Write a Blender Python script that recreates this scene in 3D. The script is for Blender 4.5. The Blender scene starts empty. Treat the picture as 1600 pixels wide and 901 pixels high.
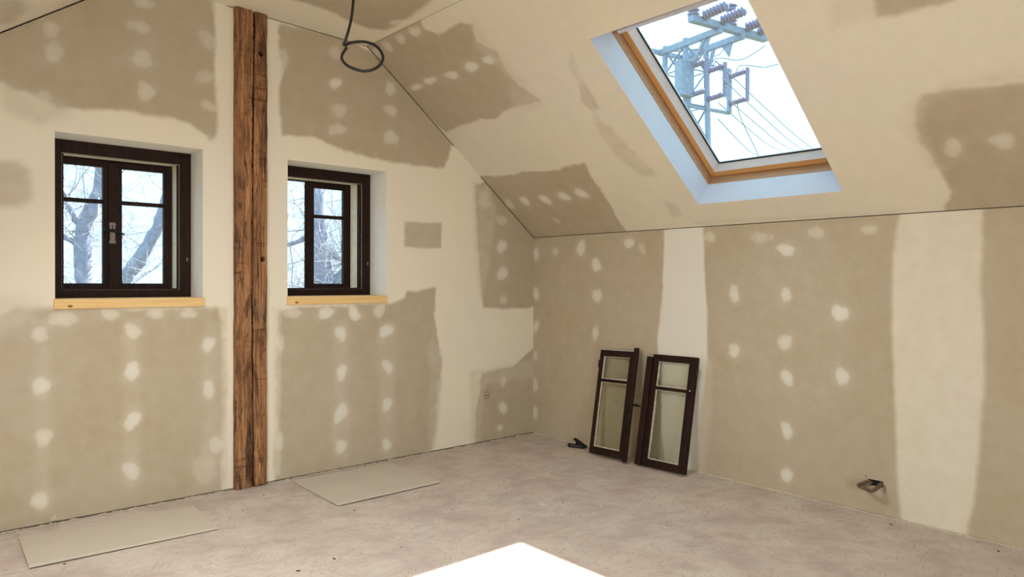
import bpy, bmesh, math, random
import numpy as np
from mathutils import Vector, Matrix
random.seed(7)
rng = np.random.default_rng(7)
D = bpy.data
SC = bpy.context.scene
COL = SC.collection

# ------------------------------------------------------------------ camera
# World: the far room corner is the origin; x runs along the gable wall (room at x<0),
# y along the knee wall (room at y<0), z is up. Units are metres.
FPX = 1109.44
YAW, PITCH, ROLL = math.radians(41.3866), math.radians(-0.528), math.radians(0.2284)
CAM = Vector((-4.6595, -4.9761, 1.45))
_f0 = Vector((math.sin(YAW), math.cos(YAW), 0)); _r0 = Vector((math.cos(YAW), -math.sin(YAW), 0)); _u0 = Vector((0, 0, 1))
FW = _f0*math.cos(PITCH) + _u0*math.sin(PITCH)
_u1 = -_f0*math.sin(PITCH) + _u0*math.cos(PITCH)
RT = _r0*math.cos(ROLL) + _u1*math.sin(ROLL)
UP = -_r0*math.sin(ROLL) + _u1*math.cos(ROLL)
cam_d = D.cameras.new('camera'); cam = D.objects.new('camera', cam_d); COL.objects.link(cam)
cam_d.sensor_width = 36; cam_d.lens = 36*FPX/1600; cam_d.clip_start = .05; cam_d.clip_end = 500
m3 = Matrix((RT, UP, -FW)).transposed()
cam.matrix_world = Matrix.Translation(CAM) @ m3.to_4x4()
SC.camera = cam
def ray(px, py): return FW + RT*((px-800)/FPX) - UP*((py-450.5)/FPX)
def hit(px, py, n, d):
    v = ray(px, py); n = Vector(n); return CAM + v*((d - n.dot(CAM))/n.dot(v))
def far(px, py, t): return CAM + ray(px, py)*t

# ------------------------------------------------------------------ world, sun, added fill lights
W = D.worlds.new('sky'); SC.world = W; W.use_nodes = True
bg = W.node_tree.nodes['Background']; bg.inputs[0].default_value = (.52, .83, 1.0, 1); bg.inputs[1].default_value = 2.1
sun_d = D.lights.new('sun', 'SUN'); sun = D.objects.new('sun', sun_d); COL.objects.link(sun)
sun_d.energy = 20; sun_d.angle = math.radians(.55); sun_d.color = (1, .97, .92)
sun.location = (6, -2.5, 9)
sun.rotation_euler = Vector((-math.cos(math.radians(50)), 0, -math.sin(math.radians(50)))).to_track_quat('-Z', 'Y').to_euler()
# added area light that brightens the room from an invented rear door
al = D.lights.new('added_door_fill', 'AREA'); alo = D.objects.new('added_door_fill', al); COL.objects.link(alo)
al.shape = 'RECTANGLE'; al.size = 2.5; al.size_y = 2.05; al.energy = 120; al.color = (1, .99, .98)
alo.location = (-3.9, -6.86, 1.1); alo.rotation_euler = (math.radians(90), 0, 0)
# another added fill light, at an invented skylight in the left slope
al2 = D.lights.new('added_skylight_fill', 'AREA'); alo2 = D.objects.new('added_skylight_fill', al2); COL.objects.link(alo2)
al2.shape = 'RECTANGLE'; al2.size = .95; al2.size_y = 1.0; al2.energy = 105; al2.color = (1, .99, .98)
alo2.location = (-4.58, -2.45, 3.16); alo2.rotation_euler = Vector((.60, 0, -.80)).to_track_quat('-Z', 'Y').to_euler()
SC.view_settings.view_transform = 'Standard'; SC.view_settings.look = 'None'
SC.view_settings.gamma = 1; SC.view_settings.use_curve_mapping = False; SC.view_settings.exposure = 0.0

# ------------------------------------------------------------------ room dimensions
HK = 1.8776                      # knee wall height
TA = .79; ANG = math.atan(TA)    # right slope
XB, ZB = -1.807, 3.305           # slope / ceiling break
XL, ZL = -3.47, 3.36             # left break
TL_ = .716                       # left slope
XW = XL - (ZL-HK)/TL_            # left knee wall
YR = -6.7                        # rear wall
SN = Vector((math.sin(ANG), 0, math.cos(ANG)))      # right slope outward normal
SS = Vector((-math.cos(ANG), 0, math.sin(ANG)))     # up the slope
SD = HK*math.cos(ANG)

# ------------------------------------------------------------------ helpers
def link(o, parent=None):
    COL.objects.link(o)
    if parent is not None: o.parent = parent
    return o
def tag(o, label=None, cat=None, group=None, kind=None):
    if label: o['label'] = label
    if cat: o['category'] = cat
    if group: o['group'] = group
    if kind: o['kind'] = kind
    return o
def empty(name, loc=(0, 0, 0), parent=None):
    o = D.objects.new(name, None); o.location = loc; o.empty_display_size = .1
    return link(o, parent)
def mesh_obj(name, bm, mat, parent=None, smooth=False, bevel=0):
    if bevel:
        bmesh.ops.bevel(bm, geom=list(bm.edges), offset=bevel, segments=1, affect='EDGES', clamp_overlap=True)
    bmesh.ops.recalc_face_normals(bm, faces=bm.faces)
    me = D.meshes.new(name); bm.to_mesh(me); bm.free()
    me.materials.append(mat)
    if smooth:
        for p in me.polygons: p.use_smooth = True
    return link(D.objects.new(name, me), parent)
def pydata(name, v, f, mat, parent=None, smooth=False):
    me = D.meshes.new(name); me.from_pydata([tuple(p) for p in v], [], f); me.update(); me.materials.append(mat)
    if smooth:
        for p in me.polygons: p.use_smooth = True
    return link(D.objects.new(name, me), parent)
def box(bm, x0, x1, y0, y1, z0, z1):
    vs = [bm.verts.new(p) for p in ((x0,y0,z0),(x1,y0,z0),(x1,y1,z0),(x0,y1,z0),(x0,y0,z1),(x1,y0,z1),(x1,y1,z1),(x0,y1,z1))]
    for q in ((0,3,2,1),(4,5,6,7),(0,1,5,4),(1,2,6,5),(2,3,7,6),(3,0,4,7)): bm.faces.new([vs[i] for i in q])
def prism(bm, A, B):            # two matching loops -> closed solid
    a = [bm.verts.new(p) for p in A]; b = [bm.verts.new(p) for p in B]; n = len(a)
    bm.faces.new(a[::-1]); bm.faces.new(b)
    for i in range(n): bm.faces.new((a[i], a[(i+1) % n], b[(i+1) % n], b[i]))
def tube(bm, pts, rad, n=6, cap=True):
    pts = [Vector(p) for p in pts]
    if not isinstance(rad, (list, tuple)): rad = [rad]*len(pts)
    prev = None; rings = []
    up = None
    for i, p in enumerate(pts):
        t = (pts[min(i+1, len(pts)-1)] - pts[max(i-1, 0)]).normalized()
        if up is None:
            up = t.orthogonal().normalized()
        up = (up - t*up.dot(t))
        up = up.normalized() if up.length > 1e-6 else t.orthogonal().normalized()
        sd = t.cross(up)
        rings.append([bm.verts.new(p + (up*math.cos(2*math.pi*k/n) + sd*math.sin(2*math.pi*k/n))*rad[i]) for k in range(n)])
    for a, b in zip(rings, rings[1:]):
        for k in range(n): bm.faces.new((a[k], a[(k+1) % n], b[(k+1) % n], b[k]))
    if cap:
        bm.faces.new(rings[0][::-1]); bm.faces.new(rings[-1])
def spline(P, n=8):             # Catmull-Rom through points
    P = [Vector(p) for p in P]; P = [P[0]*2-P[1]] + P + [P[-1]*2-P[-2]]; out = []
    for i in range(1, len(P)-2):
        for k in range(n):
            t = k/n; a, b, c, d = P[i-1:i+3]
            out.append(.5*((2*b) + (c-a)*t + (2*a-5*b+4*c-d)*t*t + (3*b-a-3*c+d)*t**3))
    return out + [P[-2]]

# ------------------------------------------------------------------ materials
def srgb(r, g, b):
    f = lambda c: (c/255/12.92 if c <= 10 else ((c/255+.055)/1.055)**2.4)
    return (f(r), f(g), f(b), 1)
class NT:
    def __init__(s, name):
        s.m = D.materials.new(name); s.m.use_nodes = True; s.t = s.m.node_tree; s.b = s.t.nodes['Principled BSDF']; s.out = s.t.nodes['Material Output']
    def n(s, typ, **kw):
        x = s.t.nodes.new(typ)
        for k, v in kw.items():
            if k.startswith('_'): setattr(x, k[1:], v)
        return x
    def put(s, val, sock):
        if isinstance(val, (int, float, tuple, list)): sock.default_value = val
        else: s.t.links.new(val, sock)
    def coord(s, scale=(1,1,1), rot=(0,0,0), kind='Object'):
        c = s.n('ShaderNodeTexCoord'); m = s.n('ShaderNodeMapping'); s.t.links.new(c.outputs[kind], m.inputs[0])
        m.inputs['Scale'].default_value = scale; m.inputs['Rotation'].default_value = rot; return m.outputs[0]
    def turned(s, rot, scale):
        c = s.coord((1,1,1), rot); m = s.n('ShaderNodeMapping'); s.t.links.new(c, m.inputs[0]); m.inputs['Scale'].default_value = scale; return m.outputs[0]
    def noise(s, vec, scale=5, detail=4, rough=.55, dist=0):
        x = s.n('ShaderNodeTexNoise'); s.put(vec, x.inputs['Vector']); x.inputs['Scale'].default_value = scale
        x.inputs['Detail'].default_value = detail; x.inputs['Roughness'].default_value = rough; x.inputs['Distortion'].default_value = dist
        return x.outputs['Fac']
    def ramp(s, fac, a, b, c0=(0,0,0,1), c1=(1,1,1,1)):
        x = s.n('ShaderNodeValToRGB'); s.put(fac, x.inputs[0]); e = x.color_ramp.elements
        e[0].position = a; e[1].position = b; e[0].color = c0; e[1].color = c1; return x.outputs[0]
    def mix(s, fac, a, b, mode='MIX'):
        x = s.n('ShaderNodeMix', _data_type='RGBA', _blend_type=mode); s.put(fac, x.inputs[0]); s.put(a, x.inputs[6]); s.put(b, x.inputs[7]); return x.outputs[2]
    def math(s, op, a, b=0, c=0):
        x = s.n('ShaderNodeMath', _operation=op); s.put(a, x.inputs[0]); s.put(b, x.inputs[1]); s.put(c, x.inputs[2]); return x.outputs[0]
    def bump(s, h, strength=.3, dist=.01):
        x = s.n('ShaderNodeBump'); s.put(h, x.inputs['Height']); x.inputs['Strength'].default_value = strength; x.inputs['Distance'].default_value = dist
        s.t.links.new(x.outputs[0], s.b.inputs['Normal'])
    def fin(s, col, rough=.7, spec=.3, metal=0):
        s.put(col, s.b.inputs['Base Color']); s.put(rough, s.b.inputs['Roughness']); s.b.inputs['Specular IOR Level'].default_value = spec
        s.b.inputs['Metallic'].default_value = metal; return s.m

def mat_wall():
    s = NT('plasterboard_and_filler')
    at = s.n('ShaderNodeAttribute', _attribute_name='fill')
    sep = s.n('ShaderNodeSeparateColor'); s.t.links.new(at.outputs['Color'], sep.inputs[0])
    fill, tint = sep.outputs[0], sep.outputs[1]
    c = s.coord()
    big = s.noise(c, 1.3, 3); mid = s.noise(c, 9, 4, .6); fine = s.noise(c, 420, 2, .7); fib = s.noise(s.coord((1,1,1)), 90, 3, .6)
    board = s.mix(s.ramp(big, .3, .7), srgb(184,168,141), srgb(190,176,153))
    board = s.mix(s.math('MULTIPLY', s.ramp(mid, .40, .72), .40), board, srgb(204,192,173))
    fillc = s.mix(s.ramp(big, .35, .65), srgb(240,231,208), srgb(237,228,211))
    fillc = s.mix(tint, fillc, srgb(231,227,219))
    e = s.math('ADD', fill, s.math('MULTIPLY', s.math('SUBTRACT', mid, .5), s.math('MULTIPLY', s.math('MULTIPLY', fill, s.math('SUBTRACT', 1, fill)), 1.6)))
    col = s.mix(e, board, fillc)
    col = s.mix(s.math('MULTIPLY', s.ramp(fine, .2, .8), .12), col, (.22,.19,.14,1))
    col = s.mix(s.math('MULTIPLY', s.ramp(fib, .55, .8), .10), col, (.9,.87,.8,1))
    sc = s.noise(s.coord((3, 3, 60), (.3,.5,.2)), 3, 3, .7)
    col = s.mix(s.math('MULTIPLY', s.ramp(sc, .72, .78), .10), col, (.85,.8,.72,1))
    s.bump(s.math('ADD', s.math('MULTIPLY', fill, .8), s.math('MULTIPLY', mid, .12)), .35, .004)
    return s.fin(col, .88, .18)
def mat_floor():
    s = NT('dusty_particle_board_floor')
    c = s.coord()
    big = s.noise(c, .9, 4, .6); mid = s.noise(c, 7, 5, .65)
    col = s.mix(s.ramp(big, .3, .7), srgb(196,176,164), srgb(188,174,167))
    col = s.mix(s.math('MULTIPLY', s.ramp(mid, .4, .7), .5), col, srgb(208,194,184))
    for k, (r, sc) in enumerate(((.3, 1.0), (1.25, .9), (2.2, 1.2), (2.9, 1.0))):
        st = s.noise(s.turned((0, 0, r), (sc*7, sc*48, 1)), 1.0, 3, .55)
        msk = s.ramp(s.noise(s.coord((1, 1, 1), (0, 0, k*1.3)), 3.1, 3), .47, .60)
        col = s.mix(s.math('MULTIPLY', s.math('MULTIPLY', s.ramp(st, .57, .66), msk), .62), col, srgb(126,100,80))
        col = s.mix(s.math('MULTIPLY', s.math('MULTIPLY', s.ramp(st, .40, .30), msk), .45), col, srgb(222,210,198))
    sm = s.noise(s.turned((0,0,.5), (1, 2.2, 1)), 3.2, 5, .7, .4)
    col = s.mix(s.math('MULTIPLY', s.ramp(sm, .52, .74), .34), col, srgb(158,134,118))
    sp = s.n('ShaderNodeTexVoronoi'); s.put(c, sp.inputs['Vector']); sp.inputs['Scale'].default_value = 9
    col = s.mix(s.math('MULTIPLY', s.ramp(sp.outputs['Distance'], .04, .07, (1,1,1,1), (0,0,0,1)), .55), col, srgb(126,100,82))
    pl = s.noise(s.coord((1.6, 1, 1), (0,0,.6)), 5.5, 2, .4)
    col = s.mix(s.math('MULTIPLY', s.ramp(pl, .735, .75), .75), col, srgb(226,218,208))
    fine = s.noise(c, 230, 2, .7)
    col = s.mix(s.math('MULTIPLY', s.ramp(fine, .3, .7), .18), col, srgb(140,116,98))
    s.bump(s.math('ADD', mid, s.math('MULTIPLY', fine, .4)), .25, .004)
    return s.fin(col, .85, .2)
def mat_post():
    s = NT('old_hewn_timber')
    warp = s.noise(s.coord((1,1,.25)), 5, 3)
    g = s.noise(s.coord((34, 34, 1.5)), 1, 5, .65, .8); g2 = s.noise(s.coord((110, 110, 2.6)), 1, 4, .7)
    col = s.mix(s.ramp(g, .30, .70), srgb(118,76,46), srgb(204,150,102))
    col = s.mix(s.math('MULTIPLY', s.ramp(g2, .44, .60), .55), col, srgb(84,52,32))
    gr = s.noise(s.coord((7, 7, 1.6), (0,0,.4)), 1.6, 4, .6)
    col = s.mix(s.math('MULTIPLY', s.ramp(gr, .52, .68), .5), col, srgb(150,122,96))
    big = s.noise(s.coord((9, 9, 1.6)), 1.2, 6, .72, .8)
    col = s.mix(s.math('MULTIPLY', s.ramp(big, .47, .60), .85), col, srgb(62,42,31))
    blot = s.noise(s.coord((16, 16, 3.2), (0,0,1)), 1.1, 5, .7, .5)
    col = s.mix(s.math('MULTIPLY', s.ramp(blot, .56, .64), .75), col, srgb(40,27,20))
    chop = s.noise(s.coord((2.5, 2.5, 46), (0, .08, 0)), 1, 3, .6); chm = s.noise(s.coord((2,2,1.6)), 2.1, 2)
    col = s.mix(s.math('MULTIPLY', s.math('MULTIPLY', s.ramp(chop, .56, .64), s.ramp(chm, .46, .56)), .6), col, srgb(60,38,24))
    s.bump(s.math('ADD', g, s.math('MULTIPLY', g2, .5)), .5, .006)
    return s.fin(col, .72, .25)
def mat_wood(name, c0, c1, axis='x', fr=40, rough=.55, spec=.35, knots=False, dark=None):
    s = NT(name); sc = {'x': (1.6, fr, fr), 'y': (fr, 1.6, fr), 'z': (fr, fr, 1.6)}[axis]
    g = s.noise(s.coord(sc), 1, 4, .6, .5); w = s.noise(s.coord(), 14, 4, .65)
    col = s.mix(s.ramp(g, .3, .7), c0, c1)
    if dark: col = s.mix(s.math('MULTIPLY', s.ramp(w, .5, .68), .7), col, dark)
    if knots:
        v = s.n('ShaderNodeTexVoronoi'); s.put(s.coord((1, 1, 1.6)), v.inputs['Vector']); v.inputs['Scale'].default_value = 7.5
        col = s.mix(s.ramp(v.outputs['Distance'], .07, .13, (1,1,1,1), (0,0,0,1)), col, srgb(150,92,48))
    s.bump(g, .25, .003)
    return s.fin(col, rough, spec)
def mat_plain(name, col, rough=.6, spec=.3, metal=0, var=.25, scale=20, bump=.15):
    s = NT(name); n = s.noise(s.coord(), scale, 4, .6)
    dk = tuple(x*(1-var) for x in col[:3]) + (1,)
    s.bump(n, bump, .003)
    return s.fin(s.mix(s.ramp(n, .3, .7), dk, col), rough, spec, metal)
def mat_glass(name, tint, refl=.08, rough=.02, dust=0, dustc=(.8,.85,.9,1)):
    s = NT(name); s.t.nodes.remove(s.b)
    tr = s.n('ShaderNodeBsdfTransparent'); tr.inputs[0].default_value = tint
    gl = s.n('ShaderNodeBsdfGlossy'); gl.inputs['Roughness'].default_value = rough
    mx = s.n('ShaderNodeMixShader'); mx.inputs[0].default_value = refl
    s.t.links.new(tr.outputs[0], mx.inputs[1]); s.t.links.new(gl.outputs[0], mx.inputs[2]); res = mx.outputs[0]
    if dust:
        df = s.n('ShaderNodeBsdfDiffuse'); df.inputs[0].default_value = dustc
        a = s.noise(s.coord(), 260, 2, .7); b = s.noise(s.coord(), 6, 3)
        fac = s.math('MULTIPLY_ADD', s.math('MULTIPLY', s.ramp(a, .58, .70), s.ramp(b, .35, .65)), dust*2.5, dust*.35)
        m2 = s.n('ShaderNodeMixShader'); s.t.links.new(fac, m2.inputs[0]); s.t.links.new(res, m2.inputs[1]); s.t.links.new(df.outputs[0], m2.inputs[2]); res = m2.outputs[0]
    s.t.links.new(res, s.out.inputs[0]); return s.m

M = dict(
    wall=mat_wall(), floor=mat_floor(), post=mat_post(),
    frame=mat_wood('dark_brown_old_frame', srgb(34,20,15), srgb(50,31,24), 'z', 60, .6, .16, dark=srgb(24,14,11)),
    frame_x=mat_wood('dark_brown_old_rail', srgb(34,20,15), srgb(50,31,24), 'x', 60, .6, .16, dark=srgb(24,14,11)),
    cream=mat_plain('aged_cream_paint', srgb(240,232,214), .7, .25, 0, .18, 26),
    putty=mat_plain('dried_window_putty', srgb(226,212,190), .8, .2, 0, .4, 60),
    pine=mat_wood('fresh_pine_board', srgb(222,180,116), srgb(240,208,150), 'x', 45, .6, .3, knots=True),
    larch_y=mat_wood('lacquered_pine_rail', srgb(196,138,78), srgb(216,164,104), 'y', 55, .35, .5),
    larch_x=mat_wood('lacquered_pine_stile', srgb(196,138,78), srgb(216,164,104), 'x', 55, .35, .5),
    larchd=mat_wood('lacquered_pine_fixed_frame', srgb(158,116,80), srgb(190,148,110), 'x', 55, .4, .45),
    reveal=mat_plain('window_reveal_plaster', srgb(243,240,234), .8, .2, 0, .04, 8, .05),
    white=mat_plain('white_lining_sky_tint', srgb(206,212,224), .75, .2, 0, .05, 8, .05),  # white lining with the sky's blue light mixed into its colour
    grey=mat_plain('sash_side_reflection', srgb(206,197,193), .4, .45, 0, .12, 12, .05),  # pale tone painted for light reflected off the sash's inner face
    alu=mat_plain('brushed_aluminium', srgb(200,200,204), .35, .5, .8, .12, 30, .05),
    bar=mat_plain('silver_painted_bar', srgb(226,222,224), .4, .5, .2, .08, 20, .03),
    black=mat_plain('black_rubber', srgb(18,17,18), .6, .3, 0, .3, 30),
    iron=mat_plain('blackened_iron', srgb(30,26,24), .45, .5, .5, .3, 40),
    tin=mat_plain('worn_grey_plate', srgb(150,140,130), .5, .4, .4, .45, 50),
    steel=mat_plain('worn_grey_steel', srgb(140,138,140), .35, .5, .8, .2, 40),
    crack_shade=mat_plain('painted_crack_shade', srgb(34,23,17), .95, .05, 0, .3, 30),  # dark tone standing in for shade inside the post's crack and holes
    cable=mat_plain('black_cable_sheath', srgb(26,24,25), .45, .4, 0, .2, 60, .05),
    cord=mat_plain('dusty_brown_conduit', srgb(122,96,80), .65, .3, 0, .45, 60),
    gyps=mat_plain('raw_gypsum_board', srgb(207,196,180), .9, .15, 0, .05, 5, .08),
    gcore=mat_plain('gypsum_crumb', srgb(206,190,170), .9, .15, 0, .25, 40),
    chip=mat_plain('dark_wood_chip', srgb(70,48,34), .8, .2, 0, .4, 40),
    pencil=mat_plain('pencil_graphite', srgb(70,62,56), .6, .3, 0, .3, 80),
    bark=mat_plain('grey_tree_bark', srgb(172,176,198), .9, .15, 0, .35, 9, .5),
    twig=mat_plain('grey_brown_twig', srgb(186,182,192), .9, .15, 0, .3, 9),
    galv=mat_plain('galvanised_steel', srgb(160,174,194), .55, .4, .15, .25, 14),
    ceram=mat_plain('brown_violet_porcelain', srgb(150,148,178), .4, .5, 0, .25, 18),
    wire=mat_plain('overhead_conductor', srgb(120,122,124), .6, .3, .2, .15, 10),
    ground=mat_plain('winter_grass', srgb(112,108,78), .95, .1, 0, .4, 1.5),
    tile=mat_plain('roof_tile_red', srgb(140,76,58), .8, .2, 0, .3, 4),
    render=mat_plain('exterior_render', srgb(206,200,188), .9, .15, 0, .1, 6),
    glass=mat_glass('window_glass', (.97,.985,.99,1), .006, .05, .015),
    skyglass=mat_glass('skylight_glass', (.97,.985,.99,1), .008, .02, .02),
    oldglass=mat_glass('old_dusty_glass', (.93,.94,.90,1), .02, .15, .05, (.62,.62,.52,1)),
)

# ------------------------------------------------------------------ joint-compound field on the plasterboard
_H = rng.random((256, 256))
def vnoise(u, v, s, off=0.):
    u = np.asarray(u)/s + off + 37.3; v = np.asarray(v)/s + off*1.7 + 11.9
    i = np.floor(u).astype(int); j = np.floor(v).astype(int); a = u-i; b = v-j
    a = a*a*(3-2*a); b = b*b*(3-2*b); g = lambda p, q: _H[p % 256, q % 256]
    return g(i, j)*(1-a)*(1-b) + g(i+1, j)*a*(1-b) + g(i, j+1)*(1-a)*b + g(i+1, j+1)*a*b
def fbm(u, v, s, off=0.):
    return (vnoise(u, v, s, off)*.55 + vnoise(u, v, s/2.1, off+3)*.28 + vnoise(u, v, s/4.3, off+7)*.17) - .5
def sd_poly(px, py, poly):
    P = np.array(poly, float); n = len(P); d = np.full(px.shape, 1e9); ins = np.zeros(px.shape, bool)
    for i in range(n):
        a, b = P[i], P[(i+1) % n]; e = b-a; w0 = px-a[0]; w1 = py-a[1]
        t = np.clip((w0*e[0]+w1*e[1])/max(e@e, 1e-12), 0, 1)
        d = np.minimum(d, (w0-e[0]*t)**2 + (w1-e[1]*t)**2)
        c = ((a[1] <= py) != (b[1] <= py))
        with np.errstate(divide='ignore', invalid='ignore'):
            xi = a[0] + (py-a[1])*e[0]/(e[1] if e[1] else 1e-12)
        ins ^= c & (px < xi)
    d = np.sqrt(d); return np.where(ins, d, -d)
def smooth(a, b, x):
    t = np.clip((x-a)/(b-a), 0, 1); return t*t*(3-2*t)
class Field:
    def __init__(s, U, V, base): s.U, s.V = U, V; s.f = np.full(U.shape, float(base)); s.t = np.zeros(U.shape)
    def poly(s, P, val, feather=.012, amp=.05, op=1., grain=.16, tint=None):
        P = np.array(P); k = len(s.f)
        mg = .12; sel = np.where((s.U > P[:,0].min()-mg) & (s.U < P[:,0].max()+mg) & (s.V > P[:,1].min()-mg) & (s.V < P[:,1].max()+mg))[0]
        u, v = s.U[sel], s.V[sel]
        d = sd_poly(u, v, P) + amp*fbm(u, v, grain, float(P[0,0])) + .35*amp*fbm(u, v, .035, 5.)
        c = smooth(-feather, feather, d)*op
        s.f[sel] = s.f[sel]*(1-c) + val*c
        if tint is not None: s.t[sel] = s.t[sel]*(1-c) + tint*c
    def dab(s, u0, v0, ru, rv, op):
        mg = 1.9; sel = np.where((abs(s.U-u0) < ru*mg) & (abs(s.V-v0) < rv*mg))[0]
        if not len(sel): return
        u, v = s.U[sel]-u0, s.V[sel]-v0
        k = random.random()*6.28; sk = random.uniform(-.25, .25)
        a = np.arctan2(v/rv, u/ru); r = np.hypot((u+sk*v)/ru, v/rv)
        edge = 1 +   .07*np.sin(2*a+k) + .05*np.sin(3*a+k*2.3) + .035*np.sin(5*a+k*.7) + .30*fbm(s.U[sel], s.V[sel], .05, k)
        c = smooth(.0, .36, edge-r)*op*(.80 + .20*smooth(.7, .1, r)) + .13*op*smooth(-.75, .1, edge-r)
        c = np.clip(c, 0, 1)
        s.f[sel] = s.f[sel]*(1-c) + np.maximum(s.f[sel], 1.)*c
        s.t[sel] = s.t[sel]*(1-c) + .75*c

def grid_mesh(name, us, vs, to3d, keep, mat, painter, base=1., parent=None, fix=None):
    us = np.array(us); vs = np.array(vs); nu, nv = len(us), len(vs)
    U, V = [a.ravel() for a in np.meshgrid(us, vs, indexing='ij')]
    F = Field(U, V, base); painter(F)
    i, j = [a.ravel() for a in np.meshgrid(np.arange(nu-1), np.arange(nv-1), indexing='ij')]
    k = keep((us[i]+us[i+1])/2, (vs[j]+vs[j+1])/2); i, j = i[k], j[k]
    q = np.stack([i*nv+j, (i+1)*nv+j, (i+1)*nv+j+1, i*nv+j+1], 1)
    used, inv = np.unique(q, return_inverse=True); q = inv.reshape(q.shape)
    X = to3d(U[used].copy(), V[used].copy())
    me = D.meshes.new(name); me.vertices.add(len(used)); me.vertices.foreach_set('co', np.ascontiguousarray(X, dtype=np.float32).ravel())
    me.loops.add(q.size); me.loops.foreach_set('vertex_index', q.ravel().astype(np.int32))
    me.polygons.add(len(q)); me.polygons.foreach_set('loop_start', np.arange(0, q.size, 4, dtype=np.int32))
    me.update(calc_edges=True); me.validate()
    a = me.attributes.new('fill', 'FLOAT_COLOR', 'POINT')
    c = np.ones((len(used), 4), np.float32); c[:, 0] = F.f[used]; c[:, 1] = F.t[used]; c[:, 2] = 0
    a.data.foreach_set('color', c.ravel()); me.materials.append(mat)
    return link(D.objects.new(name, me), parent)
def lines(a, b, step, must=()):
    n = max(1, int(round(abs(b-a)/step))); L = list(np.linspace(a, b, n+1))
    for m in must:
        k = int(np.argmin([abs(x-m) for x in L])); L[k] = m
    return sorted(L)

# pixel -> plane coordinates (patches were traced on the photograph, then laid on the real planes)
def gp(px, py): p = hit(px, py, (0,1,0), 0); return (p.x, p.z)
def kp(px, py): p = hit(px, py, (1,0,0), 0); return (p.y, p.z)
def sp_(px, py): p = hit(px, py, SN, SD); return (p.y, -p.x/math.cos(ANG))
def cp(px, py): p = hit(px, py, (0,0,1), 3.325); return (p.x, p.y)
def lp(px, py):
    n = Vector((-TL_, 0, 1)).normalized(); p = hit(px, py, n, n.dot(Vector((XL, 0, ZL)))); return (p.y, (p.x-XW)/math.cos(math.atan(TL_)))
def dabs(F, conv, L):
    for x, y, rx, ry, op in L:
        u, v = conv(x, y); ru = abs(conv(x+rx, y)[0]-conv(x-rx, y)[0])/2; rv = abs(conv(x, y+ry)[1]-conv(x, y-ry)[1])/2
        F.dab(u, v, max(ru, .018), max(rv, .018), op)

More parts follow.
